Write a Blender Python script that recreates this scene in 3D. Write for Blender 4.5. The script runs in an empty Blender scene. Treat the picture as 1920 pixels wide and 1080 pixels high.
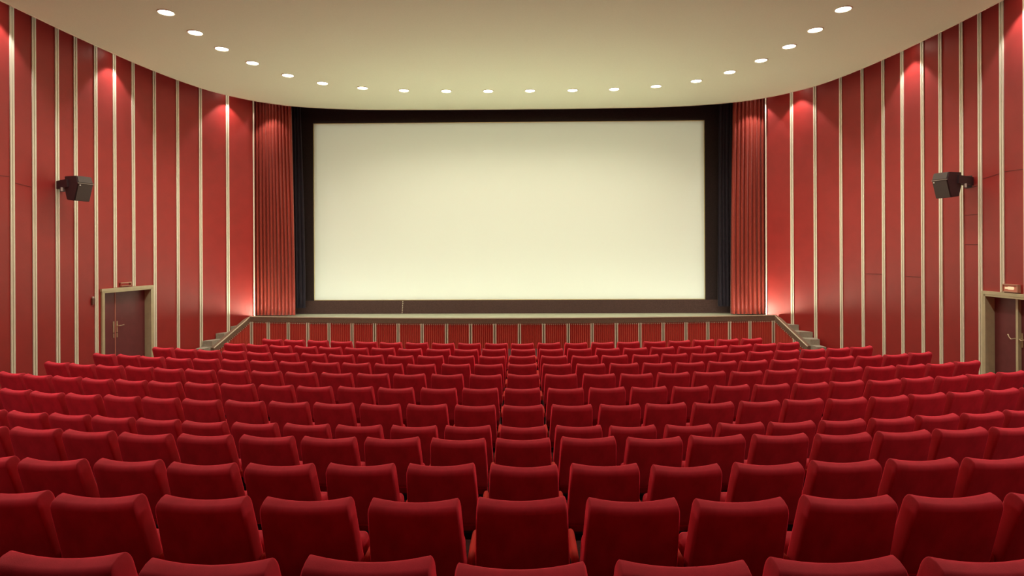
import bpy, bmesh, math, random
from math import sin, cos, pi, sqrt, radians, atan2, asin
from mathutils import Vector, Matrix, noise

random.seed(7)
scene = bpy.context.scene
COL = scene.collection

# ------------------------------------------------------------------ camera
cam_data = bpy.data.cameras.new('camera')
cam = bpy.data.objects.new('camera', cam_data)
COL.objects.link(cam)
cam.location = (0.275, 0.0, 2.75)
FPX = 1100.0
cam_data.sensor_width = 36.0
cam_data.lens = FPX / 1920 * 36
cam_data.shift_y = -(540 - 470) / 1920.0
cam_data.clip_start = 0.05
cam_data.clip_end = 100
YAW, ROLL = 0.0177, -0.0045
cam.rotation_mode = 'QUATERNION'
cam.rotation_quaternion = (Matrix.Rotation(YAW, 3, 'Z') @ Matrix.Rotation(pi / 2, 3, 'X') @ Matrix.Rotation(ROLL, 3, 'Z')).to_quaternion()
scene.camera = cam

# ------------------------------------------------------------------ world and exposure
world = bpy.data.worlds.new('world')
scene.world = world
world.use_nodes = True
world.node_tree.nodes['Background'].inputs[0].default_value = (0.02, 0.015, 0.012, 1)
world.node_tree.nodes['Background'].inputs[1].default_value = 0.3
scene.view_settings.view_transform = 'Standard'
scene.view_settings.look = 'None'
scene.view_settings.gamma = 1
scene.view_settings.use_curve_mapping = False
scene.view_settings.exposure = 1.25

LAMP_WARM = (1.0, 0.92, 0.74)
DOWN_POWER = 56.0
WASH_WIDE = 46.0
WASH_CORE = 20.0
TUBE_STRENGTH = 19.0
FOOT_POWER = 50.0
PROJ_POWER = 3500.0  # added projector, raises the screen brightness
TUBE_COL = (0.94, 1.0, 0.96)

# ------------------------------------------------------------------ materials
def mat(name, col, rough=0.6, metal=0.0, sheen=0.0, sheen_tint=None, sheen_rough=0.4, spec=0.5,
        noise_scale=0, noise_amt=0.0, col2=None, bump=0.0, bump_scale=200.0, emit=None, emit_s=0.0, stretch=None):
    m = bpy.data.materials.new(name)
    m.use_nodes = True
    nt = m.node_tree
    b = nt.nodes['Principled BSDF']
    b.inputs['Base Color'].default_value = (*col, 1)
    b.inputs['Roughness'].default_value = rough
    b.inputs['Metallic'].default_value = metal
    b.inputs['Specular IOR Level'].default_value = spec
    if sheen:
        b.inputs['Sheen Weight'].default_value = sheen
        b.inputs['Sheen Roughness'].default_value = sheen_rough
        b.inputs['Sheen Tint'].default_value = (*(sheen_tint or (1, 1, 1)), 1)
    if emit:
        b.inputs['Emission Color'].default_value = (*emit, 1)
        b.inputs['Emission Strength'].default_value = emit_s
    tc = nt.nodes.new('ShaderNodeTexCoord')
    src = tc.outputs['Object']
    if stretch:
        mp = nt.nodes.new('ShaderNodeMapping')
        mp.inputs['Scale'].default_value = stretch
        nt.links.new(src, mp.inputs[0])
        src = mp.outputs[0]
    if noise_scale:
        n = nt.nodes.new('ShaderNodeTexNoise')
        n.inputs['Scale'].default_value = noise_scale
        n.inputs['Detail'].default_value = 5
        nt.links.new(src, n.inputs['Vector'])
        mx = nt.nodes.new('ShaderNodeMix')
        mx.data_type = 'RGBA'
        c2 = col2 or tuple(c * (1 - noise_amt) for c in col)
        mx.inputs[6].default_value = (*col, 1)
        mx.inputs[7].default_value = (*c2, 1)
        r = nt.nodes.new('ShaderNodeMapRange')
        r.inputs[1].default_value = 0.35
        r.inputs[2].default_value = 0.65
        nt.links.new(n.outputs['Fac'], r.inputs[0])
        nt.links.new(r.outputs[0], mx.inputs[0])
        nt.links.new(mx.outputs[2], b.inputs['Base Color'])
    if bump:
        n2 = nt.nodes.new('ShaderNodeTexNoise')
        n2.inputs['Scale'].default_value = bump_scale
        n2.inputs['Detail'].default_value = 3
        nt.links.new(tc.outputs['Object'], n2.inputs['Vector'])
        bp = nt.nodes.new('ShaderNodeBump')
        bp.inputs['Strength'].default_value = bump
        bp.inputs['Distance'].default_value = 0.005
        nt.links.new(n2.outputs['Fac'], bp.inputs['Height'])
        nt.links.new(bp.outputs[0], b.inputs['Normal'])
    return m

M_VELVET = mat('seat_velvet', (0.64, 0.030, 0.056), 0.8, sheen=1.0, sheen_tint=(1.0, 0.20, 0.28), sheen_rough=0.16, spec=0.3,
               noise_scale=9, col2=(0.48, 0.025, 0.042), bump=0.12, bump_scale=260, stretch=(1, 1, 0.5))
def add_pile(m, col, rough):
    # a second, softer lobe: the pile of the velvet
    nt = m.node_tree
    b = nt.nodes['Principled BSDF']; out = nt.nodes['Material Output']
    sh = nt.nodes.new('ShaderNodeBsdfSheen')
    sh.inputs['Color'].default_value = (*col, 1); sh.inputs['Roughness'].default_value = rough
    ad = nt.nodes.new('ShaderNodeAddShader')
    nt.links.new(out.inputs['Surface'].links[0].from_socket, ad.inputs[0]); nt.links.new(sh.outputs[0], ad.inputs[1])
    nt.links.new(ad.outputs[0], out.inputs['Surface'])
add_pile(M_VELVET, (1.0, 0.015, 0.07), 0.34)
add_pile(M_VELVET, (1.0, 0.015, 0.07), 0.34)
M_ARM = mat('arm_fabric', (0.60, 0.035, 0.028), 0.8, sheen=0.5, sheen_tint=(1, .2, .15), spec=0.2)
M_SEATMETAL = mat('seat_metal', (0.03, 0.02, 0.02), 0.45, metal=0.6)
M_CARPET = mat('carpet', (0.085, 0.022, 0.02), 0.95, noise_scale=60, noise_amt=0.4, bump=0.3, bump_scale=150)
M_WALL = mat('wall_red', (0.39, 0.018, 0.013), 0.45, spec=0.5, sheen=.16, sheen_tint=(1, .75, .78), sheen_rough=.5, noise_scale=3.0, col2=(0.35, 0.016, 0.011), bump=0.35, bump_scale=130)
M_WALL.node_tree.nodes['Principled BSDF'].inputs['Coat Weight'].default_value = .03
M_WALL.node_tree.nodes['Principled BSDF'].inputs['Coat Roughness'].default_value = .5
M_SEAM = mat('wall_seam', (0.16, 0.012, 0.010), 0.6)
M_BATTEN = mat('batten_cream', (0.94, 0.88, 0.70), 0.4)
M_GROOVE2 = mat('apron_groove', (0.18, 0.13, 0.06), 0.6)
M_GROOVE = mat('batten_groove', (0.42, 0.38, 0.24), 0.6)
M_CEIL = mat('ceiling_plaster', (0.81, 0.83, 0.62), 0.95, spec=0.1, noise_scale=70, noise_amt=0.05, bump=0.3, bump_scale=60)
M_CEILDARK = mat('upper_ceiling', (0.10, 0.05, 0.04), 0.9)
M_RIM = mat('ceiling_rim', (0.86, 0.76, 0.60), 0.5)
M_SCREEN = mat('screen_fabric', (0.67, 0.71, 0.62), 0.9, spec=0.1, noise_scale=90, noise_amt=0.03)
M_SCREENEDGE = mat('screen_edge', (0.62, 0.52, 0.25), 0.7)
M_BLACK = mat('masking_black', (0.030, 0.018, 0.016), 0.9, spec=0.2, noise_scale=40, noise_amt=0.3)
M_BLACK_LIT = mat('masking_black_lit', (0.075, 0.040, 0.032), 0.9, spec=0.2, noise_scale=40, noise_amt=0.3)  # masking black made paler: footlight glow put into its colour
M_DRAPE = mat('black_velvet', (0.022, 0.016, 0.022), 0.8, sheen=0.25, sheen_tint=(.8, .7, .8), spec=0.2)
M_CURTAIN = mat('curtain_red', (0.37, 0.042, 0.024), 0.45, sheen=0.7, sheen_tint=(1, .55, .45), spec=0.5,
                noise_scale=30, noise_amt=0.15, bump=0.1, bump_scale=80)
M_STAGE = mat('stage_deck', (0.48, 0.50, 0.36), 0.55, noise_scale=4, noise_amt=0.1)
M_NOSE = mat('stage_nosing', (0.80, 0.74, 0.55), 0.5)
M_CAP = mat('stage_cap_band', (0.27, 0.17, 0.115), 0.7, noise_scale=50, noise_amt=0.3)
M_APRON = mat('apron_red', (0.62, 0.040, 0.030), 0.5)
M_RIB = mat('apron_rib', (0.72, 0.12, 0.08), 0.5)
M_STEP = mat('step_grey', (0.42, 0.38, 0.30), 0.8, noise_scale=30, noise_amt=0.15)
M_DOOR = mat('door_maroon', (0.20, 0.045, 0.050), 0.45, noise_scale=6, noise_amt=0.12)
M_FRAME = mat('door_frame_cream', (0.66, 0.58, 0.36), 0.5, noise_scale=8, noise_amt=0.1)
M_BRASS = mat('handle_metal', (0.80, 0.68, 0.50), 0.3, metal=0.8)
M_SPK = mat('speaker_cabinet', (0.060, 0.030, 0.036), 0.55, bump=0.2, bump_scale=120)
M_SPKF = mat('speaker_grille', (0.085, 0.055, 0.045), 0.6, noise_scale=200, noise_amt=0.4)
M_SPKEDGE = mat('speaker_edge', (0.32, 0.26, 0.22), 0.5)
M_BOLT = mat('bolt_white', (0.8, 0.75, 0.68), 0.4)
M_LAMP = mat('lamp_face', (1, 1, 0.9), 0.5, emit=(1.0, 0.93, 0.72), emit_s=9.0)
M_LRING = mat('lamp_ring', (0.85, 0.78, 0.6), 0.4)
M_TUBE = mat('tube_face', (1, 1, 0.9), 0.5, emit=TUBE_COL, emit_s=TUBE_STRENGTH)
M_SIGNF = mat('sign_frame', (0.60, 0.30, 0.20), 0.5)
M_SIGNW = mat('sign_face', (0.75, 0.28, 0.20), 0.5)
M_SIGNL = mat('sign_lit', (1, 0.85, 0.6), 0.5, emit=(1, 0.75, 0.45), emit_s=0.22)
M_PLATE = mat('alarm_brown', (0.16, 0.05, 0.03), 0.5)

# ------------------------------------------------------------------ helpers
def obj(name, bm, m, parent=None, smooth=False, kind=None):
    me = bpy.data.meshes.new(name)
    bmesh.ops.recalc_face_normals(bm, faces=bm.faces)
    bm.to_mesh(me)
    bm.free()
    for x in (m if isinstance(m, (list, tuple)) else [m]):
        me.materials.append(x)
    if smooth:
        for p in me.polygons:
            p.use_smooth = True
        if smooth != 'all':
            me.set_sharp_from_angle(angle=radians(40))
    o = bpy.data.objects.new(name, me)
    COL.objects.link(o)
    if parent:
        o.parent = parent
    if kind:
        o['kind'] = kind
    return o

def tag(o, label, cat, group=None, kind=None):
    o['label'] = label
    o['category'] = cat
    if group:
        o['group'] = group
    if kind:
        o['kind'] = kind
    return o

def thing(name, loc, rz=0, label='', cat='', group=None):
    o = bpy.data.objects.new(name, None)
    o.empty_display_size = 0.1
    COL.objects.link(o)
    o.location = loc
    o.rotation_euler = (0, 0, rz)
    return tag(o, label, cat, group)

def box(bm, c, s, rz=0.0, mi=0, M=None):
    """axis box of centre c and size s, turned about z"""
    r = bmesh.ops.create_cube(bm, size=1.0)
    T = (M or Matrix.Identity(4)) @ Matrix.Translation(c) @ Matrix.Rotation(rz, 4, 'Z') @ Matrix.Diagonal((*s, 1))
    bmesh.ops.transform(bm, matrix=T, verts=r['verts'])
    for v in r['verts']:
        for f in v.link_faces:
            f.material_index = mi
    return r['verts']

def cyl(bm, p, q, r, seg=16, mi=0, r2=None):
    p, q = Vector(p), Vector(q)
    d = q - p
    g = bmesh.ops.create_cone(bm, cap_ends=True, segments=seg, radius1=r, radius2=r if r2 is None else r2, depth=d.length)
    T = Matrix.Translation((p + q) / 2) @ d.to_track_quat('Z', 'Y').to_matrix().to_4x4()
    bmesh.ops.transform(bm, matrix=T, verts=g['verts'])
    for v in g['verts']:
        for f in v.link_faces:
            f.material_index = mi
    return g['verts']

def prism(bm, pts, z0, z1, mi=0):
    """polygon pts (x,y) from z0 to z1 (z1 may be a list, one height per point)"""
    n = len(pts)
    zt = z1 if isinstance(z1, (list, tuple)) else [z1] * n
    a = [bm.verts.new((p[0], p[1], z0)) for p in pts]
    b = [bm.verts.new((p[0], p[1], zt[i])) for i, p in enumerate(pts)]
    fs = [bm.faces.new(a[::-1]), bm.faces.new(b)]
    for i in range(n):
        j = (i + 1) % n
        fs.append(bm.faces.new((a[i], a[j], b[j], b[i])))
    for f in fs:
        f.material_index = mi

def ribbon(bm, path, prof, mi=0, close_prof=True, caps=True):
    """sweep a profile [(n_offset, z)] along a plan path [(x, y, nx, ny, dz)]"""
    rings = []
    for (x, y, nx, ny, dz) in path:
        rings.append([bm.verts.new((x + nx * a, y + ny * a, z + dz)) for a, z in prof])
    m = len(prof)
    for i in range(len(rings) - 1):
        for k in range(m if close_prof else m - 1):
            l = (k + 1) % m
            f = bm.faces.new((rings[i][k], rings[i + 1][k], rings[i + 1][l], rings[i][l]))
            f.material_index = mi
    if caps and close_prof:
        for r in (rings[0][::-1], rings[-1]):
            f = bm.faces.new(r)
            f.material_index = mi

def rbox(bm, s, r, n=(6, 5, 6), fn=None, mi=0):
    """box with rounded edges (radii rx, ry, rz), then every vertex through fn"""
    hx, hy, hz = s[0] / 2, s[1] / 2, s[2] / 2
    rx, ry, rz = r
    cache = {}
    def samples(h, rr, k):
        inner = h - rr
        a = [-1 + 0.25 * i for i in range(4)]
        out = []
        for i in range(4):
            out.append(('c', -1 + i / 3.0 * 1.0))
        return out
    def grid(h, rr, k):
        # parameter list: (inner position, corner parameter -1..1)
        inner = h - rr
        q = 4
        L = [(-inner, -1 + i / q) for i in range(q)]
        L += [(-inner + 2 * inner * i / k, 0.0) for i in range(k + 1)]
        L += [(inner, (i + 1) / q) for i in range(q)]
        return L
    GX, GY, GZ = grid(hx, rx, n[0]), grid(hy, ry, n[1]), grid(hz, rz, n[2])
    def vert(i, j, k):
        key = (i, j, k)
        if key in cache:
            return cache[key]
        cx, tx = GX[i]; cy, ty = GY[j]; cz, tz = GZ[k]
        d = Vector((math.tan(tx * pi / 4), math.tan(ty * pi / 4), math.tan(tz * pi / 4)))
        if d.length < 1e-9:
            d = Vector((0, 0, 1))
        d.normalize()
        p = Vector((cx + d.x * rx, cy + d.y * ry, cz + d.z * rz))
        if fn:
            p = fn(p)
        v = bm.verts.new(p)
        cache[key] = v
        return v
    nx, ny, nz = len(GX) - 1, len(GY) - 1, len(GZ) - 1
    def face(a, b, c, d):
        vs = []
        for q in (a, b, c, d):
            v = vert(*q)
            if v not in vs:
                vs.append(v)
        if len(vs) >= 3:
            try:
                f = bm.faces.new(vs)
                f.material_index = mi
            except ValueError:
                pass
    for i in range(nx):
        for j in range(ny):
            for k in (0, nz):
                face((i, j, k), (i + 1, j, k), (i + 1, j + 1, k), (i, j + 1, k))
    for i in range(nx):
        for k in range(nz):
            for j in (0, ny):
                face((i, j, k), (i + 1, j, k), (i + 1, j, k + 1), (i, j, k + 1))
    for j in range(ny):
        for k in range(nz):
            for i in (0, nx):
                face((i, j, k), (i, j + 1, k), (i, j + 1, k + 1), (i, j, k + 1))

# ------------------------------------------------------------------ plan curves
ZC = 7.11          # underside of the ceiling canopy
ZU = 8.0           # upper ceiling
EYE = (0.275, 0.0)
CANOPY = [(8.70, -6), (8.70, 4), (8.70, 9), (8.70, 10.2), (8.70, 11.2), (8.68, 12.0), (8.64, 12.8), (8.58, 13.5), (8.48, 14.25),
          (8.33, 15.0), (8.1, 15.75), (7.75, 16.35), (7.3, 16.9), (6.5, 17.45), (4.9, 17.88), (2.5, 18.02), (0, 18.05)]
def spline(P, n=10):
    P = [Vector(p) for p in P]
    P = [2 * P[0] - P[1]] + P + [2 * P[-1] - P[-2]]
    out = []
    for i in range(1, len(P) - 2):
        a, b, c, d = P[i - 1:i + 3]
        for k in range(n):
            t = k / n
            out.append(.5 * (2 * b + (c - a) * t + (2 * a - 5 * b + 4 * c - d) * t * t + (3 * b - 3 * c + d - a) * t ** 3))
    out.append(P[-2])
    return out
def frames(pts):
    res = []
    for i, p in enumerate(pts):
        t = pts[min(i + 1, len(pts) - 1)] - pts[max(i - 1, 0)]
        t = t.normalized()
        res.append((p, t))
    return res
can_half = spline(CANOPY)
WALL_GAP = 0.5
wall_half = [p + WALL_GAP * Vector((t.y, -t.x)) for p, t in frames(can_half)]
arc = [0.0]
for i in range(1, len(wall_half)):
    arc.append(arc[-1] + (wall_half[i] - wall_half[i - 1]).length)
def wp(s):
    """point and tangent on the (right) wall line at arc length s"""
    s = max(0.0, min(s, arc[-1]))
    for i in range(1, len(arc)):
        if arc[i] >= s:
            break
    t = (s - arc[i - 1]) / (arc[i] - arc[i - 1])
    p = wall_half[i - 1].lerp(wall_half[i], t)
    a = wall_half[max(i - 2, 0)]; b = wall_half[min(i + 1, len(wall_half) - 1)]
    return p, (b - a).normalized()
def s_of_y(y):
    for i in range(1, len(arc)):
        if wall_half[i].y >= y:
            t = (y - wall_half[i - 1].y) / (wall_half[i].y - wall_half[i - 1].y)
            return arc[i - 1] + t * (arc[i] - arc[i - 1])
S_SHIFT = s_of_y(10.73) - 14.72     # stripe positions were surveyed from another origin

ZBASE = -0.05
# ------------------------------------------------------------------ floor
ROWS = [  # y at the middle, floor z, radius, seats on each side of the midline
    (12.08, 0.00, 21.7, 10), (11.36, 0.00, 22.0, 11), (10.44, 0.03, 24.2, 13), (9.54, 0.06, 26.6, 14),
    (8.52, 0.11, 28.5, 14), (7.62, 0.12, 27.0, 14), (6.72, 0.14, 26.0, 14), (5.89, 0.145, 26.0, 12),
    (4.97, 0.32, 32.0, 11), (4.00, 0.45, 40.0, 9), (3.02, 0.635, 50.0, 8), (2.08, 0.81, 50.0, 6)]
def sag(x, R):
    return R - sqrt(max(R * R - x * x, 1e-6))
st = [(19.8, 0.0, 400.0), (15.2, 0.0, 60.0)]
for i, (y, z, R, n) in enumerate(ROWS):
    st.append((y + 0.52 if i < 8 else y + 0.60, z, R))
    st.append((y - 0.27, z, R))
    if i >= 7 and i + 1 < len(ROWS):
        y2, z2, R2, _ = ROWS[i + 1]
        st[-1] = (y2 + 0.61, z, R2)
st += [(1.45, 0.81, 60.0), (1.45, 0.97, 60.0), (-5.8, 0.97, 400.0)]
bm = bmesh.new()
NX = 48
XW = 9.6
rows_v = []
for (y, z, R) in st:
    rows_v.append([bm.verts.new((-XW + 2 * XW * k / NX, y + sag(-XW + 2 * XW * k / NX, R), z)) for k in range(NX + 1)])
for a in range(len(rows_v) - 1):
    for k in range(NX):
        bm.faces.new((rows_v[a][k], rows_v[a][k + 1], rows_v[a + 1][k + 1], rows_v[a + 1][k]))
o = obj('floor', bm, M_CARPET, kind='structure')

# ------------------------------------------------------------------ side walls with door openings
DOORS = {-1: (12.95, 14.42), 1: (9.78, 11.47)}
DOOR_Z = 1.88
def wall_side(side):
    d0, d1 = [s_of_y(y) for y in DOORS[side]]
    s_end = (21.60 if side < 0 else 21.88) + S_SHIFT
    S = [i * 0.25 for i in range(int(s_end / 0.25) + 1)]
    S = sorted([s for s in S if abs(s - d0) > .05 and abs(s - d1) > .05] + [d0, d1, s_end])
    bm = bmesh.new()
    T = 0.25
    def V(s, off, z):
        p, t = wp(s)
        n = Vector((t.y, -t.x))
        q = p + n * off
        return bm.verts.new((side * q.x, q.y, z))
    for a, b in zip(S[:-1], S[1:]):
        mid = (a + b) / 2
        z0 = DOOR_Z if d0 < mid < d1 else ZBASE
        v = [V(a, 0, z0), V(b, 0, z0), V(b, 0, ZU), V(a, 0, ZU), V(a, T, z0), V(b, T, z0), V(b, T, ZU), V(a, T, ZU)]
        bm.faces.new(v[0:4]); bm.faces.new(v[7:3:-1])
        bm.faces.new((v[0], v[4], v[5], v[1])); bm.faces.new((v[2], v[6], v[7], v[3]))
        if a in (S[0], d1) or (a == d1):
            bm.faces.new((v[0], v[3], v[7], v[4]))
        if b in (S[-1], d0):
            bm.faces.new((v[1], v[5], v[6], v[2]))
    bmesh.ops.remove_doubles(bm, verts=bm.verts, dist=0.0005)
    # horizontal joints in the covering, as fine raised lips
    seams = {-1: [(13.3, 14.66, 4.12, 4.16), (14.76, 15.15, 4.06, 4.02)],
             1: [(12.9, 15.0, 4.12, 4.17), (15.1, 15.5, 4.15, 4.1), (15.6, 15.95, 3.98, 3.95), (15.6, 15.95, 3.42, 3.42), (15.6, 15.95, 2.83, 2.83),
                 (17.15, 17.62, 2.12, 2.12), (18.34, 18.88, 2.14, 2.13)]}
    for (a, b, za, zb) in seams[side]:
        (p, t), (q, _) = wp(a + S_SHIFT), wp(b + S_SHIFT)
        n = Vector((t.y, -t.x))
        P, Q = p - n * .004, q - n * .004
        vs = []
        for (c, z) in ((P, za), (Q, zb)):
            for dz, do in ((-.006, .006), (-.006, 0), (.006, 0), (.006, .006)):
                c2 = c + n * do
                vs.append(bm.verts.new((side * c2.x, c2.y, z + dz)))
        for k in range(4):
            l = (k + 1) % 4
            f = bm.faces.new((vs[k], vs[l], vs[4 + l], vs[4 + k])); f.material_index = 1
    obj('wall_left' if side < 0 else 'wall_right', bm, [M_WALL, M_SEAM], smooth=True, kind='structure')
wall_side(-1)
wall_side(1)

# back wall behind the camera, front wall behind the screen
bm = bmesh.new(); box(bm, (0, -5.9, ZU / 2), (19.2, .2, ZU + .1)); obj('wall_back', bm, M_WALL, kind='structure')
bm = bmesh.new()
box(bm, (0, 19.9, ZU / 2), (19.6, .2, ZU + .1))
obj('wall_front', bm, M_BLACK, kind='structure')
for sx, nm in ((-1, 'wall_stage_left'), (1, 'wall_stage_right')):
    bm = bmesh.new()
    box(bm, (sx * 8.58, 18.72, ZU / 2), (.2, 2.14, ZU + .1))
    obj(nm, bm, M_BLACK, kind='structure')
bm = bmesh.new(); box(bm, (0, 6.95, ZU + .08), (19.8, 26.2, .16)); obj('ceiling', bm, M_CEILDARK, kind='structure')

# ------------------------------------------------------------------ ceiling canopy
bm = bmesh.new()
out = [(p.x, p.y) for p in can_half] + [(-p.x, p.y) for p in can_half[::-1][1:]]
TH = 0.10
lo = [bm.verts.new((x, y, ZC)) for x, y in out]
hi = [bm.verts.new((x, y, ZC + TH)) for x, y in out]
n = len(out)
h = n // 2
for L in (lo, hi):
    for i in range(h):
        a, b, c, d = L[i], L[i + 1], L[n - 2 - i], L[n - 1 - i]
        vs = [a, b]
        for q in (c, d):
            if q not in vs:
                vs.append(q)
        if len(vs) > 2:
            bm.faces.new(vs)
for i in range(n):
    j = (i + 1) % n
    bm.faces.new((lo[i], lo[j], hi[j], hi[i]))
obj('ceiling', bm, M_CEIL, kind='structure')
bm = bmesh.new()
fr = frames([Vector(q) for q in out])
ribbon(bm, [(p.x, p.y, t.y, -t.x, 0) for p, t in fr], [(0.0, ZC - 0.012), (0.025, ZC - 0.012), (0.025, ZC + TH), (0.0, ZC + TH)])
obj('trim_1', bm, M_RIM, smooth=True, kind='structure')

# ------------------------------------------------------------------ double cream battens on the side walls
STRIPES = {-1: [14.72, 15.21, 15.76, 16.23, 16.78, 17.32, 17.88, 18.54, 19.28, 20.01, 20.81],
           1: [21.11, 20.43, 19.64, 18.94, 18.28, 17.69, 17.09, 16.58, 16.02, 15.56, 15.05]}
trim_no = [1]
def floor_z(x, y):
    z = 0.0
    for (yy, zz, R) in st[1:]:
        if yy + sag(min(abs(x), 9.5), R) >= y:
            z = zz
    return z
def batten(side, s, z0, single=False):
    trim_no[0] += 1
    p, t = wp(s)
    n = Vector((t.y, -t.x))
    ang = atan2(t.y, side * t.x)
    bm = bmesh.new()
    def slab(u, w, d, za, zb, mi):
        c = p + t * u - n * (d / 2 - .004)
        box(bm, (side * c.x, c.y, (za + zb) / 2), (w, d + .008, zb - za), rz=ang, mi=mi)
    top = ZU - .01
    if single:
        slab(0, .035, .03, z0, top, 0)
    else:
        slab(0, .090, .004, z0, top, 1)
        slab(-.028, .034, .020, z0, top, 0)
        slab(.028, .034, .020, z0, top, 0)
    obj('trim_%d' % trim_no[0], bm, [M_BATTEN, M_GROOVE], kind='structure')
for side in (-1, 1):
    L = sorted(s + S_SHIFT for s in STRIPES[side])
    s = L[0] - .52
    while s > 0.3:
        L.append(s); s -= .52
    d0, d1 = [s_of_y(y) for y in DOORS[side]]
    for s in sorted(L):
        p, _ = wp(s)
        z0 = floor_z(p.x, p.y) + .002
        if d0 - .05 < s < d1 + .04:
            z0 = DOOR_Z + .062
        batten(side, s, z0)
    batten(side, (21.57 if side < 0 else 21.85) + S_SHIFT, 0.80, single=True)

# ------------------------------------------------------------------ doors
def door(side, num, split):
    y0, y1 = DOORS[side]
    s0, s1 = s_of_y(y0), s_of_y(y1)
    (p, _), (q, _) = wp(s0), wp(s1)
    P = Vector((side * p.x, p.y)); Q = Vector((side * q.x, q.y))
    d = (Q - P); W = d.length; ang = atan2(d.y, d.x)
    zf = floor_z(abs(p.x), (y0 + y1) / 2)
    root = bpy.data.objects.new('door_%d' % num, None); COL.objects.link(root)
    root.location = (P.x, P.y, zf); root.rotation_euler = (0, 0, ang)
    root['kind'] = 'structure'
    # local x along the wall towards the screen, local +y: left door +y is outward for side<0
    o = 1 if side < 0 else -1     # sign of outward direction in local y
    H = DOOR_Z - zf
    REC = .14
    bm = bmesh.new()
    box(bm, (.02, o * .07, H / 2), (.045, .22, H))
    box(bm, (W - .02, o * .07, H / 2), (.045, .22, H))
    box(bm, (W / 2, o * .07, H - .02), (W, .22, .045))
    box(bm, (-.01, -o * .02, H / 2 + .02), (.035, .04, H + .04))
    box(bm, (W + .02, -o * .02, H / 2 + .02), (.055, .045, H + .04))
    box(bm, (W / 2, -o * .02, H + .025), (W + .09, .05, .06))
    obj('door_frame', bm, M_FRAME, root)
    xs = split
    for (a, b) in ((.045, xs - .004), (xs + .004, W - .045)):
        bm = bmesh.new()
        box(bm, ((a + b) / 2, o * (REC + .022), H / 2 - .01), (b - a, .044, H - .045))
        leaf = obj('door_leaf', bm, M_DOOR, root)
        big = (b - a) > .7
        near = (abs(a - xs) < .01)
        hx = xs + .05 if near else xs - .05
        bm = bmesh.new()
        box(bm, (hx, o * (REC - .006), 1.02), (.036, .014, .26))
        if side > 0 or near:
            sg = 1 if near else -1
            pts = [(hx, o * (REC - .01), 1.04), (hx, o * (REC - .06), 1.04), (hx + sg * .06, o * (REC - .075), 1.02), (hx + sg * .12, o * (REC - .06), 1.05), (hx + sg * .145, o * (REC - .06), 1.09)]
            if side < 0:
                pts = pts[:2] + [(hx + sg * .07, o * (REC - .065), 1.04), (hx + sg * .14, o * (REC - .06), 1.045)]
            for u, v in zip(pts[:-1], pts[1:]):
                cyl(bm, u, v, .009, 10)
            bmesh.ops.create_uvsphere(bm, u_segments=10, v_segments=8, radius=.014, matrix=Matrix.Translation(pts[-1]))
        obj('door_handle', bm, M_BRASS, leaf, smooth=True)
        if side < 0:
            bm = bmesh.new()
            box(bm, (hx, o * (REC - .006), .82), (.030, .014, .10))
            obj('lock_plate', bm, M_BRASS, leaf)
    bm = bmesh.new()
    if side > 0:
        box(bm, (xs, o * (REC - .03), H / 2 - .01), (.05, .06, H - .045))
        obj('door_mullion', bm, M_FRAME, root)
    else:
        box(bm, (xs, o * (REC - .004), H / 2 - .01), (.014, .012, H - .045))
        obj('meeting_strip', bm, M_SIGNW, root)
    # something solid behind the leaves
    return root, P, Q, ang, zf
dl = door(-1, 1, .52)
dr = door(1, 2, 1.07)

# ------------------------------------------------------------------ seats
def seat_backrest():
    """padded reclining back; origin at the floor under the top front edge; +y faces the screen"""
    bm = bmesh.new()
    H, T = 0.47, 0.115
    ztop = 0.855
    def fn(p):
        x, y, z = p
        u = (z + H / 2) / H            # 0 bottom .. 1 top
        # width: wider below, corners drawn in at the top
        w = 1.0 - 0.065 * max(0, u - .18) / .82
        if u > .86:
            w -= .020 * ((u - .86) / .14) ** 2
        sx = x / .25
        x2 = x * w
        # front pad dished, rear slightly bowed
        if y > 0:
            y -= .022 * (1 - min(1, sx * sx)) * min(1, y / .03) * (0.5 + .5 * u)
        else:
            pass
        # saddle along the top
        z2 = z + (.022 * sx * sx - .014) * max(0, (u - .6) / .4) ** 1.3
        # rear upper edge slopes down towards the viewer
        if u > .80 and y < 0:
            z2 -= .016 * (-y / (T / 2)) * (u - .80) / .20
        rec = radians(17)
        yy = y - (T / 2)
        zz = z2 - H / 2
        return Vector((x2, yy * cos(rec) - zz * sin(rec) * 1.0, ztop + yy * sin(rec) * .25 + zz * cos(rec)))
    rbox(bm, (.490, T, H), (.012, .026, .050), (8, 2, 8), fn)
    return bm

def make_seat():
    root = bpy.data.objects.new('cinema_chair', None); COL.objects.link(root)
    root.empty_display_size = .1
    obj('backrest', seat_backrest(), M_VELVET, root, smooth='all')
    # tipped-up seat cushion in front of the back
    bm = bmesh.new()
    def fn(p):
        rec = radians(12)
        return Vector((p.x * (1 - .04 * p.z / .2), p.y * cos(rec) - p.z * sin(rec) + .285, p.z * cos(rec) + p.y * sin(rec) + .375))
    rbox(bm, (.445, .10, .31), (.03, .035, .04), (3, 1, 3), fn)
    seat = obj('seat_cushion', bm, M_VELVET, root, smooth='all')
    bm = bmesh.new()
    box(bm, (0, .22, .25), (.46, .03, .05))
    box(bm, (0, .31, .25), (.40, .012, .06))
    obj('hinge_bar', bm, M_SEATMETAL, seat)
    # shared standard and arm on the right-hand side
    arm_parts(root, .2725)
    return root

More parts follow.
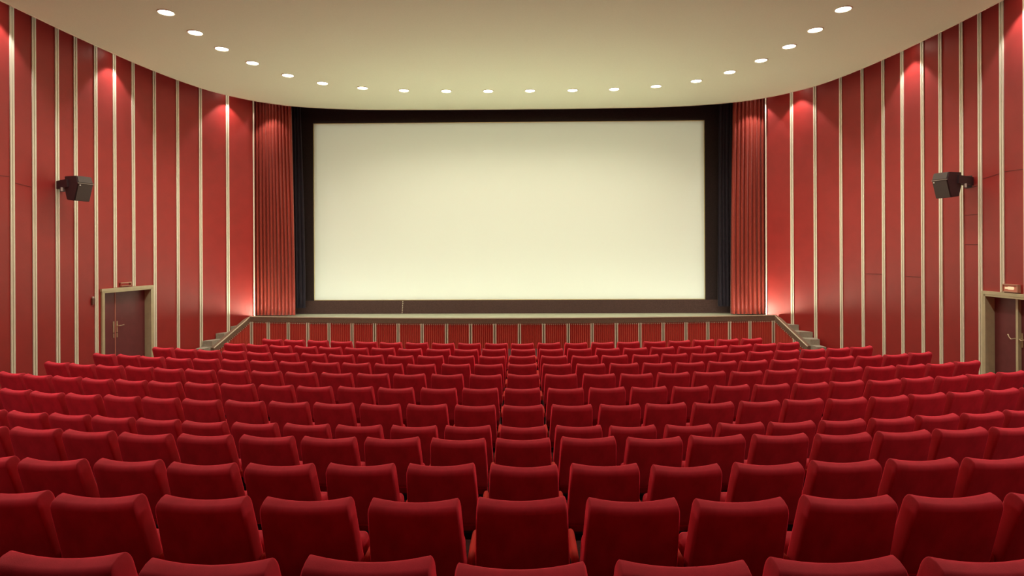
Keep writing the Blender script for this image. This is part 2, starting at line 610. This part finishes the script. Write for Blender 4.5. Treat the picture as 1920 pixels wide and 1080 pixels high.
def arm_parts(root, x, src=None):
    if src:
        out = []
        for ch in src:
            c = ch.copy(); COL.objects.link(c); c.parent = root; c.location.x = x - .2725
            out.append(c)
        return out
    bm = bmesh.new()
    def fn(p):
        q = Vector(p)
        q.z += .490 + (-.010 if q.y < 0 else 0)
        q.y += .185
        return Vector((q.x + x, q.y, q.z))
    rbox(bm, (.042, .34, .075), (.020, .04, .030), (1, 4, 1), fn)
    a = obj('armrest', bm, M_ARM, root, smooth='all')
    bm = bmesh.new()
    prof = [(.06, 0), (.30, 0), (.30, .03), (.24, .05), (.26, .30), (.33, .45), (.33, .47), (.02, .47), (.02, .42), (.10, .35), (.12, .05), (.06, .03)]
    va = [bm.verts.new((x - .014, y, z)) for y, z in prof]
    vb = [bm.verts.new((x + .014, y, z)) for y, z in prof]
    bm.faces.new(va); bm.faces.new(vb[::-1])
    for i in range(len(prof)):
        j = (i + 1) % len(prof)
        bm.faces.new((va[i], vb[i], vb[j], va[j]))
    b = obj('standard', bm, M_SEATMETAL, root)
    return [a, b]

ORD = ['', 'first', 'second', 'third', 'fourth', 'fifth', 'sixth', 'seventh', 'eighth', 'ninth', 'tenth', 'eleventh', 'twelfth', 'thirteenth', 'fourteenth']
ROWNAME = ['front row by the stage', 'second row from the stage', 'third row from the stage', 'fourth row from the stage', 'fifth row from the stage',
           'sixth row from the stage', 'seventh row from the stage', 'eighth row from the stage', 'fourth row from the camera',
           'third row from the camera', 'second row from the camera', 'row nearest the camera']
proto = make_seat()
used = False
PITCH = .548
def copy_thing(src):
    r = src.copy(); COL.objects.link(r)
    for ch in src.children:
        c = ch.copy(); COL.objects.link(c); c.parent = r
        for g in ch.children:
            d = g.copy(); COL.objects.link(d); d.parent = c
    return r
seats = []
rnd = random.Random(3)
for ri, (y0, z0, R, n) in enumerate(ROWS):
    for side in (-1, 1):
        for k in range(1, n + 1):
            a = side * (k - .5) * PITCH / R
            x, y = R * sin(a), y0 + R * (1 - cos(a))
            if not used:
                o = proto; used = True
            else:
                o = copy_thing(proto)
            seats.append((o, ri, side, k, n))
            a2 = a + radians(rnd.uniform(-.6, .6))
            o.location = (x + rnd.uniform(-.002, .002), y + rnd.uniform(-.012, .012), z0)
            o.rotation_euler = (0, 0, a2)
            where = 'left' if side < 0 else 'right'
            o['label'] = 'red velvet cinema chair, %s, %s seat %s of the midline' % (ROWNAME[ri], ORD[k], where)
            o['category'] = 'chair'
            o['group'] = 'red velvet cinema chairs in curved rows'
src_arm = [c for c in proto.children if c.name.split('.')[0] in ('armrest', 'standard')]
for (o, ri, side, k, n) in seats:
    # backs are not all tilted alike
    for c in o.children:
        if c.name.startswith('backrest'):
            c.rotation_euler = (radians(rnd.uniform(-1.2, 1.2)), radians(rnd.uniform(-.6, .6)), 0)
    if side < 0 and k == n:
        arm_parts(o, -.2725, src_arm)

# ------------------------------------------------------------------ stage
XS, XE = -7.72, 7.56            # corners of the apron front
def front_y(x):
    return 16.46 + (x + .1) ** 2 / 96.0
ZT, ZD = .855, .775             # cap height and deck height
stage = thing('stage', (0, 17.5, 0), 0, 'low stage with red ribbed front and brown cap beneath the cinema screen', 'stage')
def S(bm):                      # into the stage's own frame
    bmesh.ops.translate(bm, verts=bm.verts, vec=(0, -17.5, 0))
    return bm
LEFT_END, RIGHT_END = (-8.17, 15.86), (7.98, 15.98)
NP = 40
fp = [(XS + (XE - XS) * i / NP, front_y(XS + (XE - XS) * i / NP), ZT) for i in range(NP + 1)]
def lerp3(a, b, t):
    return tuple(a[i] + (b[i] - a[i]) * t for i in range(3))
lslope = [lerp3((LEFT_END[0], LEFT_END[1], .13), fp[0], i / 8) for i in range(8)]
rslope = [lerp3(fp[-1], (RIGHT_END[0], RIGHT_END[1], .13), (i + 1) / 8) for i in range(8)]
apron = lslope + fp + rslope
def apron_frames():
    P = [Vector((a[0], a[1])) for a in apron]
    out = []
    for i, p in enumerate(P):
        t1 = (P[i] - P[i - 1]).normalized() if i > 0 else None
        t2 = (P[i + 1] - P[i]).normalized() if i < len(P) - 1 else None
        t = ((t1 or t2) + (t2 or t1)).normalized()
        sc = 1 / max(.5, (t1 or t2).dot(t))
        out.append((p.x, p.y, t.y * sc, -t.x * sc, apron[i][2] - ZT))     # normal towards the audience
    return out
AF = apron_frames()
# deck
bm = bmesh.new()
deck = [(x, y + .10) for x, y, z in fp]
prism(bm, deck + [(7.75, 17.62), (8.40, 17.70), (8.40, 19.75), (-8.40, 19.75), (-8.40, 17.70), (-7.9, 17.62)], .0, ZD)
obj('deck', S(bm), M_STAGE, stage)
# brown cap band and pale nosing
bm = bmesh.new()
ribbon(bm, AF, [(-.10, ZT - .15), (.035, ZT - .15), (.035, ZT - .008), (.012, ZT - .008), (.012, ZT + .006), (-.10, ZT + .006)])
obj('cap_band', S(bm), M_CAP, stage)
bm = bmesh.new()
ribbon(bm, AF, [(.012, ZT - .008), (.042, ZT - .008), (.042, ZT + .012), (.012, ZT + .012)])
obj('nosing', S(bm), M_NOSE, stage)
# ribbed red panel (ribs are part of its surface)
def along(path):
    d = [0.0]
    for a, b in zip(path[:-1], path[1:]):
        d.append(d[-1] + math.hypot(b[0] - a[0], b[1] - a[1]))
    return d
AD = along(AF)
def ap(s):
    s = max(0, min(s, AD[-1]))
    for i in range(1, len(AD)):
        if AD[i] >= s:
            break
    t = (s - AD[i - 1]) / (AD[i] - AD[i - 1])
    a, b = AF[i - 1], AF[i]
    v = [a[j] + (b[j] - a[j]) * t for j in range(5)]
    tx, ty = b[0] - a[0], b[1] - a[1]
    l = math.hypot(tx, ty)
    return v, (tx / l, ty / l)
bm = bmesh.new()
for i in range(len(AF) - 1):
    a, b = AF[i], AF[i + 1]
    vs = []
    for (x, y, nx, ny, dz) in (a, b):
        for off in (0.0, -.08):
            for z in (0.0, max(.002, ZT - .149 + dz)):
                vs.append(bm.verts.new((x + nx * off, y + ny * off, z)))
    bm.faces.new((vs[0], vs[4], vs[5], vs[1])); bm.faces.new((vs[2], vs[3], vs[7], vs[6])); bm.faces.new((vs[1], vs[5], vs[7], vs[3]))
RIBP = .0555
s = .08
studs = []
while s < AD[-1] - .05:
    (x, y, nx, ny, dz), (tx, ty) = ap(s)
    top = ZT - .165 + dz
    if top > .04:
        c = (x + ty * .008, y - tx * .008)
        box(bm, (c[0], c[1], top / 2), (.020, .020, top), rz=atan2(ty, tx), mi=1)
        studs.append((x + ty * .021, y - tx * .021, top - .012, atan2(ty, tx)))
    s += RIBP
obj('front_panel', S(bm), [M_APRON, M_RIB], stage)
bm = bmesh.new()
for (x, y, z, a) in studs:
    box(bm, (x, y, z), (.024, .012, .024), rz=a)
obj('stud_trim', S(bm), M_NOSE, stage)
BX = [-8.02, -7.66, -7.13, -6.51, -5.91, -5.27, -4.59, -3.93, -3.25, -2.56, -1.87, -1.19, -.51, .18, .86, 1.55, 2.22, 2.9, 3.57, 4.23, 4.89, 5.53, 6.17, 6.78, 7.49, 7.82]
for bxp in BX:
    # arc position with that x
    lo_, hi_ = 0, AD[-1]
    for _ in range(40):
        m_ = (lo_ + hi_) / 2
        if ap(m_)[0][0] < bxp: lo_ = m_
        else: hi_ = m_
    bm = bmesh.new()
    for du in (-.031, .031):
        (x, y, nx, ny, dz), (tx, ty) = ap(lo_ + du)
        top = ZT - .15 + dz
        c = (x + ty * .016, y - tx * .016)
        box(bm, (c[0], c[1], top / 2), (.031, .036, top), rz=atan2(ty, tx), mi=0)
    (x, y, nx, ny, dz), (tx, ty) = ap(lo_)
    top = ZT - .16 + dz
    box(bm, (x + ty * .012, y - tx * .012, top / 2), (.034, .024, top), rz=atan2(ty, tx), mi=1)
    obj('batten', S(bm), [M_BATTEN, M_GROOVE2], stage)

# steps up to the stage at both sides, between the sloping parapet and the wall
def wall_x(y, side):
    p, _ = wp(s_of_y(y))
    return p.x
def steps(side, corner, end, label):
    base_y = end[1] - .28
    yT = corner[1] - .02
    nst = 4
    for i in range(nst):
        a = base_y + (yT - base_y) * i / nst
        b = yT + .10
        z1 = ZD * (i + 1) / (nst + 1)
        def px(y):
            t = (y - end[1]) / (corner[1] - end[1])
            t = max(0, min(1.0, t))
            return end[0] + (corner[0] - end[0]) * t + side * .105
        def ox(y):
            return side * (min(wall_x(y, side) - .035, abs(end[0]) + .34))
        ys = [a + (b - a) * q / 6 for q in range(7)]
        inner = [(px(y) , y) for y in ys]
        outer = [(ox(y), y) for y in ys]
        keep = [(p, q) for p, q in zip(inner, outer) if side * (q[0] - p[0]) > .03]
        if len(keep) < 2:
            continue
        poly = [k[0] for k in keep] + [k[1] for k in keep[::-1]]
        bm = bmesh.new()
        z0 = ZD * i / (nst + 1)
        prism(bm, poly, z0, z1)
        o = obj('step', S(bm), M_STEP, stage)
        o['label'] = label
steps(-1, (XS, front_y(XS)), LEFT_END, 'grey carpeted step at the left end')
steps(1, (XE, front_y(XE)), RIGHT_END, 'grey carpeted step at the right end')

# ------------------------------------------------------------------ screen, masking, drapes and curtains
YSC = 18.52
SX0, SX1, SZ0, SZ1 = -6.33, 5.99, 1.205, 6.80
scr = thing('cinema_screen', ((SX0 + SX1) / 2, YSC, ZD), 0, 'wide blank cream cinema screen above the stage', 'screen')
def Lc(bm, root):
    bmesh.ops.translate(bm, verts=bm.verts, vec=-Vector(root.location)); return bm
bm = bmesh.new(); box(bm, ((SX0 + SX1) / 2, YSC, (SZ0 + SZ1) / 2), (SX1 - SX0, .02, SZ1 - SZ0)); obj('screen_surface', Lc(bm, scr), M_SCREEN, scr)
bm = bmesh.new()
e = .022
box(bm, ((SX0 + SX1) / 2, YSC - .012, SZ1), (SX1 - SX0 + e, .012, e)); box(bm, ((SX0 + SX1) / 2, YSC - .012, SZ0), (SX1 - SX0 + e, .012, e))
box(bm, (SX0, YSC - .012, (SZ0 + SZ1) / 2), (e, .012, SZ1 - SZ0)); box(bm, (SX1, YSC - .012, (SZ0 + SZ1) / 2), (e, .012, SZ1 - SZ0))
obj('border', Lc(bm, scr), M_SCREENEDGE, scr)
bm = bmesh.new()
for sx in (SX0 + .3, -2.2, 1.9, SX1 - .3):
    box(bm, (sx, YSC + .10, (ZD + SZ1) / 2), (.08, .08, SZ1 - ZD))
obj('support_frame', Lc(bm, scr), M_SEATMETAL, scr)
mk = thing('screen_masking', (0, 18.44, ZD), 0, 'black flat masking framing the cinema screen on all sides', 'masking')
def mbox(name, x0, x1, z0, z1, m):
    bm = bmesh.new(); box(bm, ((x0 + x1) / 2, 18.47, (z0 + z1) / 2), (x1 - x0, .04, z1 - z0)); obj(name, Lc(bm, mk), m, mk)
mbox('top_masking', -7.6, 7.3, SZ1 + .012, 7.95, M_BLACK)
mbox('bottom_masking', -7.6, 7.3, ZD + .002, SZ0 - .012, M_BLACK_LIT)
mbox('side_masking', -7.6, SX0 - .012, SZ0 - .012, SZ1 + .012, M_BLACK)
mbox('side_masking', SX1 + .012, 7.3, SZ0 - .012, SZ1 + .012, M_BLACK)

def drape(name, xa0, xb0, xa1, xb1, y, z0, z1, folds, amp, m, label, cat, seed=0, irregular=.3, thick=.012, group=None):
    """hanging cloth: xa..xb at the bottom (0) and at the top (1); folds run down it"""
    r = random.Random(seed)
    ph = [r.uniform(-irregular, irregular) * 2 for _ in range(folds + 1)]
    am = [r.uniform(.6, 1.25) for _ in range(folds + 1)]
    NXX, NZ = folds * 10, 26
    cx = (xa0 + xb0) / 2
    bm = bmesh.new()
    G = []
    for j in range(NZ + 1):
        v = j / NZ
        z = z0 + (z1 - z0) * v
        row = []
        for i in range(NXX + 1):
            u = i / NXX
            f = u * folds
            k = min(int(f), folds - 1)
            fr = f - k
            A = am[k] * (1 - fr) + am[k + 1] * fr
            P = ph[k] * (1 - fr) + ph[k + 1] * fr
            sway = .25 * sin(2.2 * v + 3 * u + seed)
            w = sin(2 * pi * f + P + sway)
            w = w * (1.0 - .25 * w * w)
            xa = xa0 + (xa1 - xa0) * v ** 1.5; xb = xb0 + (xb1 - xb0) * v ** 1.5
            x = xa + (xb - xa) * u + .25 * (xb - xa) / folds * cos(2 * pi * f + P) * .5
            yy = amp * A * w * (.75 + .25 * (1 - v)) + .012 * sin(6.1 * f + 5 * v)
            row.append((x - cx, yy, z - z0))
        G.append(row)
    F = [[bm.verts.new(p) for p in row] for row in G]
    B = [[bm.verts.new((p[0], p[1] + thick, p[2])) for p in row] for row in G]
    for j in range(NZ):
        for i in range(NXX):
            bm.faces.new((F[j][i], F[j][i + 1], F[j + 1][i + 1], F[j + 1][i]))
            bm.faces.new((B[j][i], B[j + 1][i], B[j + 1][i + 1], B[j][i + 1]))
        bm.faces.new((F[j][0], F[j + 1][0], B[j + 1][0], B[j][0]))
        bm.faces.new((F[j][-1], B[j][-1], B[j + 1][-1], F[j + 1][-1]))
    for i in range(NXX):
        bm.faces.new((F[0][i], B[0][i], B[0][i + 1], F[0][i + 1]))
        bm.faces.new((F[-1][i], F[-1][i + 1], B[-1][i + 1], B[-1][i]))
    o = obj(name, bm, m, smooth='all')
    o.location = (cx, y, z0)
    tag(o, label, cat, group)
    return o
drape('stage_curtain', -8.25, -6.70, -8.25, -6.83, 17.85, ZD + .03, 7.85, 14, .085, M_CURTAIN,
      'gathered red stage curtain hanging left of the screen', 'curtain', seed=2, group='red stage curtains')
drape('stage_curtain', 6.56, 7.95, 6.66, 7.95, 17.85, ZD + .03, 7.85, 11, .09, M_CURTAIN,
      'gathered red stage curtain hanging right of the screen', 'curtain', seed=5, group='red stage curtains')
drape('black_drape', -7.10, -6.52, -7.10, -6.68, 18.24, .98, 7.85, 5, .05, M_DRAPE,
      'black folded drape between the left red curtain and the screen', 'drape', seed=8, group='black side drapes')
drape('black_drape', 6.30, 7.10, 6.36, 7.10, 18.24, 1.0, 7.85, 7, .055, M_DRAPE,
      'black folded drape between the screen and the right red curtain', 'drape', seed=11, group='black side drapes')
# battens the cloths hang from
bm = bmesh.new(); cyl(bm, (-8.3, 0, 0), (8.0, 0, 0), .025, 12)
rail = obj('curtain_rail', bm, M_SEATMETAL, smooth=True); rail.location = (0, 17.86, 7.878)
tag(rail, 'dark curtain rail behind the ceiling edge above the red curtains', 'rail')
bm = bmesh.new(); cyl(bm, (-7.3, 0, 0), (7.3, 0, 0), .025, 12)
rail = obj('curtain_rail', bm, M_SEATMETAL, smooth=True); rail.location = (0, 18.25, 7.878)
tag(rail, 'dark drape rail above the black drapes, behind the curtain rail', 'rail')

# bead chain on the lower masking
bm = bmesh.new()
for k in range(7):
    bmesh.ops.create_uvsphere(bm, u_segments=8, v_segments=6, radius=.013, matrix=Matrix.Translation((.004 * (k % 2) - .004 * k, 0, -.058 * k)))
cyl(bm, (0, 0, .02), (-.024, 0, -.36), .0015, 6)
o = obj('bead_chain', bm, M_NOSE, smooth=True); o.location = (-3.50, 18.425, 1.16)
tag(o, 'short pale bead chain hanging on the lower screen masking', 'chain')

# ------------------------------------------------------------------ ceiling downlights
DL = [(-6.18, 10.55), (-6.2, 11.54), (-6.15, 12.47), (-5.93, 13.43), (-5.5, 14.4), (-4.88, 15.1), (-3.97, 15.58), (-2.92, 15.86), (-1.78, 15.96),
      (-.64, 16.0), (.5, 16.0), (1.66, 15.99), (2.78, 15.92), (3.85, 15.68), (4.78, 15.22), (5.38, 14.49), (5.79, 13.61), (6.02, 12.7), (6.11, 11.76), (6.12, 10.76)]
ADDED_REAR = [(sx * 6.17, y) for y in (9.5, 8.45, 7.4, 6.3, 5.2, 4.1, 3.0, 1.9, .8) for sx in (-1, 1)]  # added unseen downlights that brighten the rear seats
def spot(name, loc, power, size, blend, col, radius=.06, direction=(0, 0, -1), parent=None):
    l = bpy.data.lights.new(name, 'SPOT')
    l.energy = power; l.color = col; l.spot_size = radians(size); l.spot_blend = blend; l.shadow_soft_size = radius
    o = bpy.data.objects.new(name, l); COL.objects.link(o)
    o.location = loc
    o.rotation_mode = 'QUATERNION'
    o.rotation_quaternion = Vector(direction).to_track_quat('-Z', 'Y')
    if parent:
        o.parent = parent
    return o
NUM = ORD + ['fifteenth', 'sixteenth', 'seventeenth', 'eighteenth', 'nineteenth', 'twentieth']
ring_me = None
for i, (x, y) in enumerate(DL + ADDED_REAR):
    if i < 20:
        lab = 'round recessed ceiling downlight, %s along the curved line counting from the left' % NUM[i + 1]
    else:
        k = (i - 20) // 2 + 1
        lab = 'added unseen recessed downlight over the rear seats, %s side, %s behind the visible line' % ('left' if x < 0 else 'right', NUM[k])
    root = thing('ceiling_downlight', (x, y, ZC), 0, lab, 'light', 'recessed ceiling downlights')
    if ring_me is None:
        bm = bmesh.new()
        prof = [(.125, .0), (.152, 0.0), (.150, -.010), (.135, -.014), (.125, -.006)]
        rings = []
        for a in range(32):
            t = 2 * pi * a / 32
            rings.append([bm.verts.new((r_ * cos(t), r_ * sin(t), z_)) for r_, z_ in prof])
        for a in range(32):
            b = (a + 1) % 32
            for q in range(len(prof)):
                q2 = (q + 1) % len(prof)
                bm.faces.new((rings[a][q], rings[b][q], rings[b][q2], rings[a][q2]))
        r0 = obj('trim_ring', bm, M_LRING, root, smooth=True); ring_me = r0.data
        bm = bmesh.new(); cyl(bm, (0, 0, 0), (0, 0, -.006), .128, 32)
        d0 = obj('diffuser', bm, M_LAMP, root); disc_me = d0.data
    else:
        for nm, me in (('trim_ring', ring_me), ('diffuser', disc_me)):
            c = bpy.data.objects.new(nm, me); COL.objects.link(c); c.parent = root
    spot('lamp', (0, 0, -.03), DOWN_POWER * (1 if i < 20 else (.4 if y > 5 else 1.35)), 150, .8, LAMP_WARM, .10, parent=root)

# ------------------------------------------------------------------ footlights
# footlight tubes lying behind the raised cap
TN = 11
for i in range(TN):
    xa = XS + .12 + (XE - XS - .24) * i / TN + .04
    xb = XS + .12 + (XE - XS - .24) * (i + 1) / TN - .04
    ya, yb = front_y(xa) + .17, front_y(xb) + .17
    root = thing('footlight', ((xa + xb) / 2, (ya + yb) / 2, ZD), 0,
                 'fluorescent footlight tube hidden behind the stage cap, %s from the left' % ORD[i + 1], 'footlight', 'footlight tubes behind the stage cap')
    c = Vector(root.location)
    bm = bmesh.new()
    cyl(bm, Vector((xa, ya, ZD + .038)) - c, Vector((xb, yb, ZD + .038)) - c, .015, 12)
    obj('tube', bm, M_TUBE, root, smooth=True)
    bm = bmesh.new()
    for (x, y) in ((xa, ya), (xb, yb)):
        box(bm, Vector((x, y, ZD + .022)) - c, (.022, .05, .044))
    obj('holder', bm, M_NOSE, root)
    spot('lamp', (0, 0, .062), FOOT_POWER, 150, 1.0, (.93, 1.0, .74), .02, direction=((-1.3, -.45, .75) if i == 0 else (1.3, -.45, .75) if i == TN - 1 else (0, -1.0, 1)), parent=root)

# ------------------------------------------------------------------ added projector, unseen by the back wall, to light the screen evenly
pj = thing('added_projector', (-.17, -5.2, 6.15), 0, 'added unseen projector near the rear wall, lighting the screen', 'projector')
aim = Vector(((SX0 + SX1) / 2, YSC, (SZ0 + SZ1) / 2)) - Vector(pj.location)
bm = bmesh.new()
gd = .40
for (x, z, w, h) in ((0, .30, .8, .6), (0, -.30, .8, .6), (.4, 0, .8, .8), (-.4, 0, .8, .8)):
    pass
k0 = gd / (YSC + 5.2)
gx0, gx1 = (SX0 + .17) * k0, (SX1 + .17) * k0
gz0, gz1 = (SZ0 - 6.15) * k0, (SZ1 - 6.15) * k0
box(bm, ((gx0 - .25) / 2 + gx0 / 2, gd, 0), (.25, .006, .7)); box(bm, ((gx1 + .25) / 2 + gx1 / 2, gd, 0), (.25, .006, .7))
box(bm, ((gx0 + gx1) / 2, gd, gz1 + .15), (gx1 - gx0, .006, .3)); box(bm, ((gx0 + gx1) / 2, gd, gz0 - .15), (gx1 - gx0, .006, .3))
obj('beam_mask', bm, M_SEATMETAL, pj)  # trims the added beam to the screen outline
bm = bmesh.new(); box(bm, (0, -.25, -.05), (.4, .40, .5)); cyl(bm, (0, -.05, 0), (0, -.02, 0), .08, 20)
for sx in (-1, 1):
    box(bm, (sx * .17, .18, -.2), (.02, .46, .02))
obj('lamp_house', bm, M_SEATMETAL, pj)
spot('lamp', (0, 0, 0), PROJ_POWER, 44, .05, (1.0, 1.0, .78), .002, direction=aim, parent=pj)

# ------------------------------------------------------------------ wall washers in the slot between canopy and wall
WS = {-1: [20.75, 17.2, 14.35, 11.6, 8.9, 6.2, 3.4], 1: [20.85, 17.35, 14.55, 11.8, 9.1, 6.4, 3.6]}
for side in (-1, 1):
    for i, s in enumerate([99] + WS[side]):
        p, t = wp(min(s, 30) + S_SHIFT)
        n_ = Vector((t.y, -t.x))
        c = p - n_ * .30 if s < 90 else Vector((7.35 if side < 0 else 7.2, 17.40))
        z = ZC + .20
        lab = 'small wall washer lamp in the slot above the %s wall, %s from the screen' % ('left' if side < 0 else 'right', ORD[i + 1])
        root = thing('wall_washer', (side * c.x, c.y, z), 0, lab, 'light', 'wall washer lamps above the ceiling edge')
        bm = bmesh.new(); cyl(bm, (0, 0, .02), (0, 0, .20), .07, 16); cyl(bm, (0, 0, .20), (0, 0, ZU - z), .012, 8)
        obj('lamp_body', bm, M_SEATMETAL, root, smooth=True)
        bm = bmesh.new(); cyl(bm, (0, 0, .012), (0, 0, .02), .062, 16)
        obj('lens', bm, M_LAMP, root, smooth=True)
        spot('lamp', (0, 0, 0), WASH_WIDE, 84, .35, (1, .90, .86), .05, parent=root)
        spot('lamp', (0, 0, -.005), WASH_CORE, 56, 1.0, (1, .90, .84), .03, parent=root)

# ------------------------------------------------------------------ wall loudspeakers
def speaker(side, px, py, pz, yaw, label):
    root = thing('wall_speaker', (px, py, pz), yaw, label, 'speaker', 'wall loudspeakers')
    # local: x = width of the cabinet, -y = grille side; profile in (y, z)
    w = .31
    prof = [(.18, .24), (-.15, .24), (-.20, .09), (-.09, -.26), (.12, -.23), (.18, -.02)]
    bm = bmesh.new()
    a = [bm.verts.new((-w / 2, y, z)) for y, z in prof]; b = [bm.verts.new((w / 2, y, z)) for y, z in prof]
    bm.faces.new(a); bm.faces.new(b[::-1])
    for i in range(6):
        j = (i + 1) % 6
        bm.faces.new((a[i], b[i], b[j], a[j]))
    bmesh.ops.bevel(bm, geom=bm.edges[:], offset=.008, segments=2, affect='EDGES')
    obj('cabinet', bm, M_SPK, root)
    bm = bmesh.new()
    def plate(p, q, name_mi):
        (y1, z1), (y2, z2) = p, q
        d = Vector((0, y2 - y1, z2 - z1)); L = d.length; d.normalize()
        nrm = Vector((0, d.z, -d.y))
        if nrm.y > 0: nrm = -nrm
        c = Vector((0, (y1 + y2) / 2, (z1 + z2) / 2)) + nrm * .005
        M = Matrix.Translation(c) @ Matrix((( 1, 0, 0, 0), (0, nrm.y, d.y, 0), (0, nrm.z, d.z, 0), (0, 0, 0, 1)))
        box(bm, (0, 0, 0), (w - .03, .012, L - .03), mi=name_mi, M=M)
    plate(prof[1], prof[2], 0); plate(prof[2], prof[3], 0)
    obj('grille', bm, M_SPKF, root)
    bm = bmesh.new()
    box(bm, (0, -.204, .09), (w + .005, .010, .014))
    obj('edge_strip', bm, M_SPKEDGE, root)
    bm = bmesh.new()
    cyl(bm, (-.11, -.175, .055), (-.11, -.205, .050), .014, 12)
    obj('badge', bm, M_BOLT, root)
    # bracket towards the wall
    inv = Matrix.Rotation(-yaw, 3, 'Z')
    wpnt, t = wp(s_of_y(py + .10))
    target = inv @ Vector((side * (wpnt.x + .01) - px, .06, 0))
    bm = bmesh.new()
    st_ = inv @ Vector((side * .10, -.09, .10))
    en = target + Vector((0, 0, .07))
    d = en - st_
    M = Matrix.Translation((st_ + en) / 2) @ d.to_track_quat('X', 'Z').to_matrix().to_4x4()
    box(bm, (0, 0, 0), (d.length, .14, .16), M=M)
    M2 = Matrix.Translation(en) @ Matrix.Rotation(atan2(d.y, d.x), 4, 'Z')
    box(bm, (-.012, 0, 0), (.02, .22, .24), M=M2)
    br = obj('bracket', bm, M_SPK, root)
    bm = bmesh.new()
    mid = st_.lerp(en, .45) + Vector((0, 0, -.10))
    cyl(bm, mid + Vector((0, 0, .03)), mid + Vector((0, 0, -.045)), .022, 12)
    off = inv @ Vector((0, -.08, 0))
    bmesh.ops.translate(bm, verts=bm.verts, vec=off)
    obj('bolt', bm, M_BOLT, br)
speaker(-1, -8.73, 11.76, 4.05, radians(72), 'dark angular loudspeaker bracketed to the left wall')
speaker(1, 8.68, 11.76, 4.01, radians(-72), 'dark angular loudspeaker bracketed to the right wall')

# ------------------------------------------------------------------ signs and small fittings
def on_wall(side, y, z, out=0.0):
    p, t = wp(s_of_y(y))
    n_ = Vector((t.y, -t.x))
    q = p - n_ * out
    return Vector((side * q.x, q.y, z)), atan2(t.y, side * t.x), t
# left sign above the door: thin projecting frame
loc, ang, _ = on_wall(-1, 13.62, 1.965, .03)
r = thing('exit_sign', loc, ang, 'small red-framed sign box above the left door', 'sign')
bm = bmesh.new(); box(bm, (0, 0, .075), (.34, .05, .02)); box(bm, (0, 0, .005), (.30, .05, .014)); box(bm, (.14, 0, .04), (.012, .05, .07))
obj('sign_frame', bm, M_SIGNF, r)
bm = bmesh.new(); box(bm, (-.02, .015, .04), (.26, .01, .05)); obj('sign_panel', bm, M_APRON, r)
# right sign
loc, ang, _ = on_wall(1, 10.84, 1.952, .03)
r = thing('exit_sign', loc, ang, 'small lit rectangular sign with red frame above the right door', 'sign')
bm = bmesh.new()
box(bm, (0, 0, .135), (.34, .06, .018)); box(bm, (0, 0, .01), (.34, .06, .018)); box(bm, (-.162, 0, .072), (.018, .06, .125)); box(bm, (.162, 0, .072), (.018, .06, .125))
obj('sign_frame', bm, M_SIGNF, r)
bm = bmesh.new(); box(bm, (0, 0, .072), (.31, .03, .11)); obj('sign_panel', bm, M_SIGNW, r)
bm = bmesh.new()
rbox(bm, (.15, .012, .055), (.027, .005, .026), (2, 1, 1), lambda p: Vector((p.x - .01, p.y + .018, p.z + .072)))
box(bm, (.09, .018, .072), (.05, .012, .03))
obj('sign_symbol', bm, M_SIGNL, r)
# fire alarm box left of the left door
loc, ang, _ = on_wall(-1, 12.68, 1.62, .02)
r = thing('fire_alarm', loc, ang, 'small brown box on the wall left of the left door', 'alarm')
bm = bmesh.new(); box(bm, (0, 0, .06), (.07, .04, .14)); obj('box', bm, M_PLATE, r)
bm = bmesh.new(); cyl(bm, (0, 0, .13), (0, 0, .165), .02, 12); obj('lamp_cap', bm, M_BOLT, r)
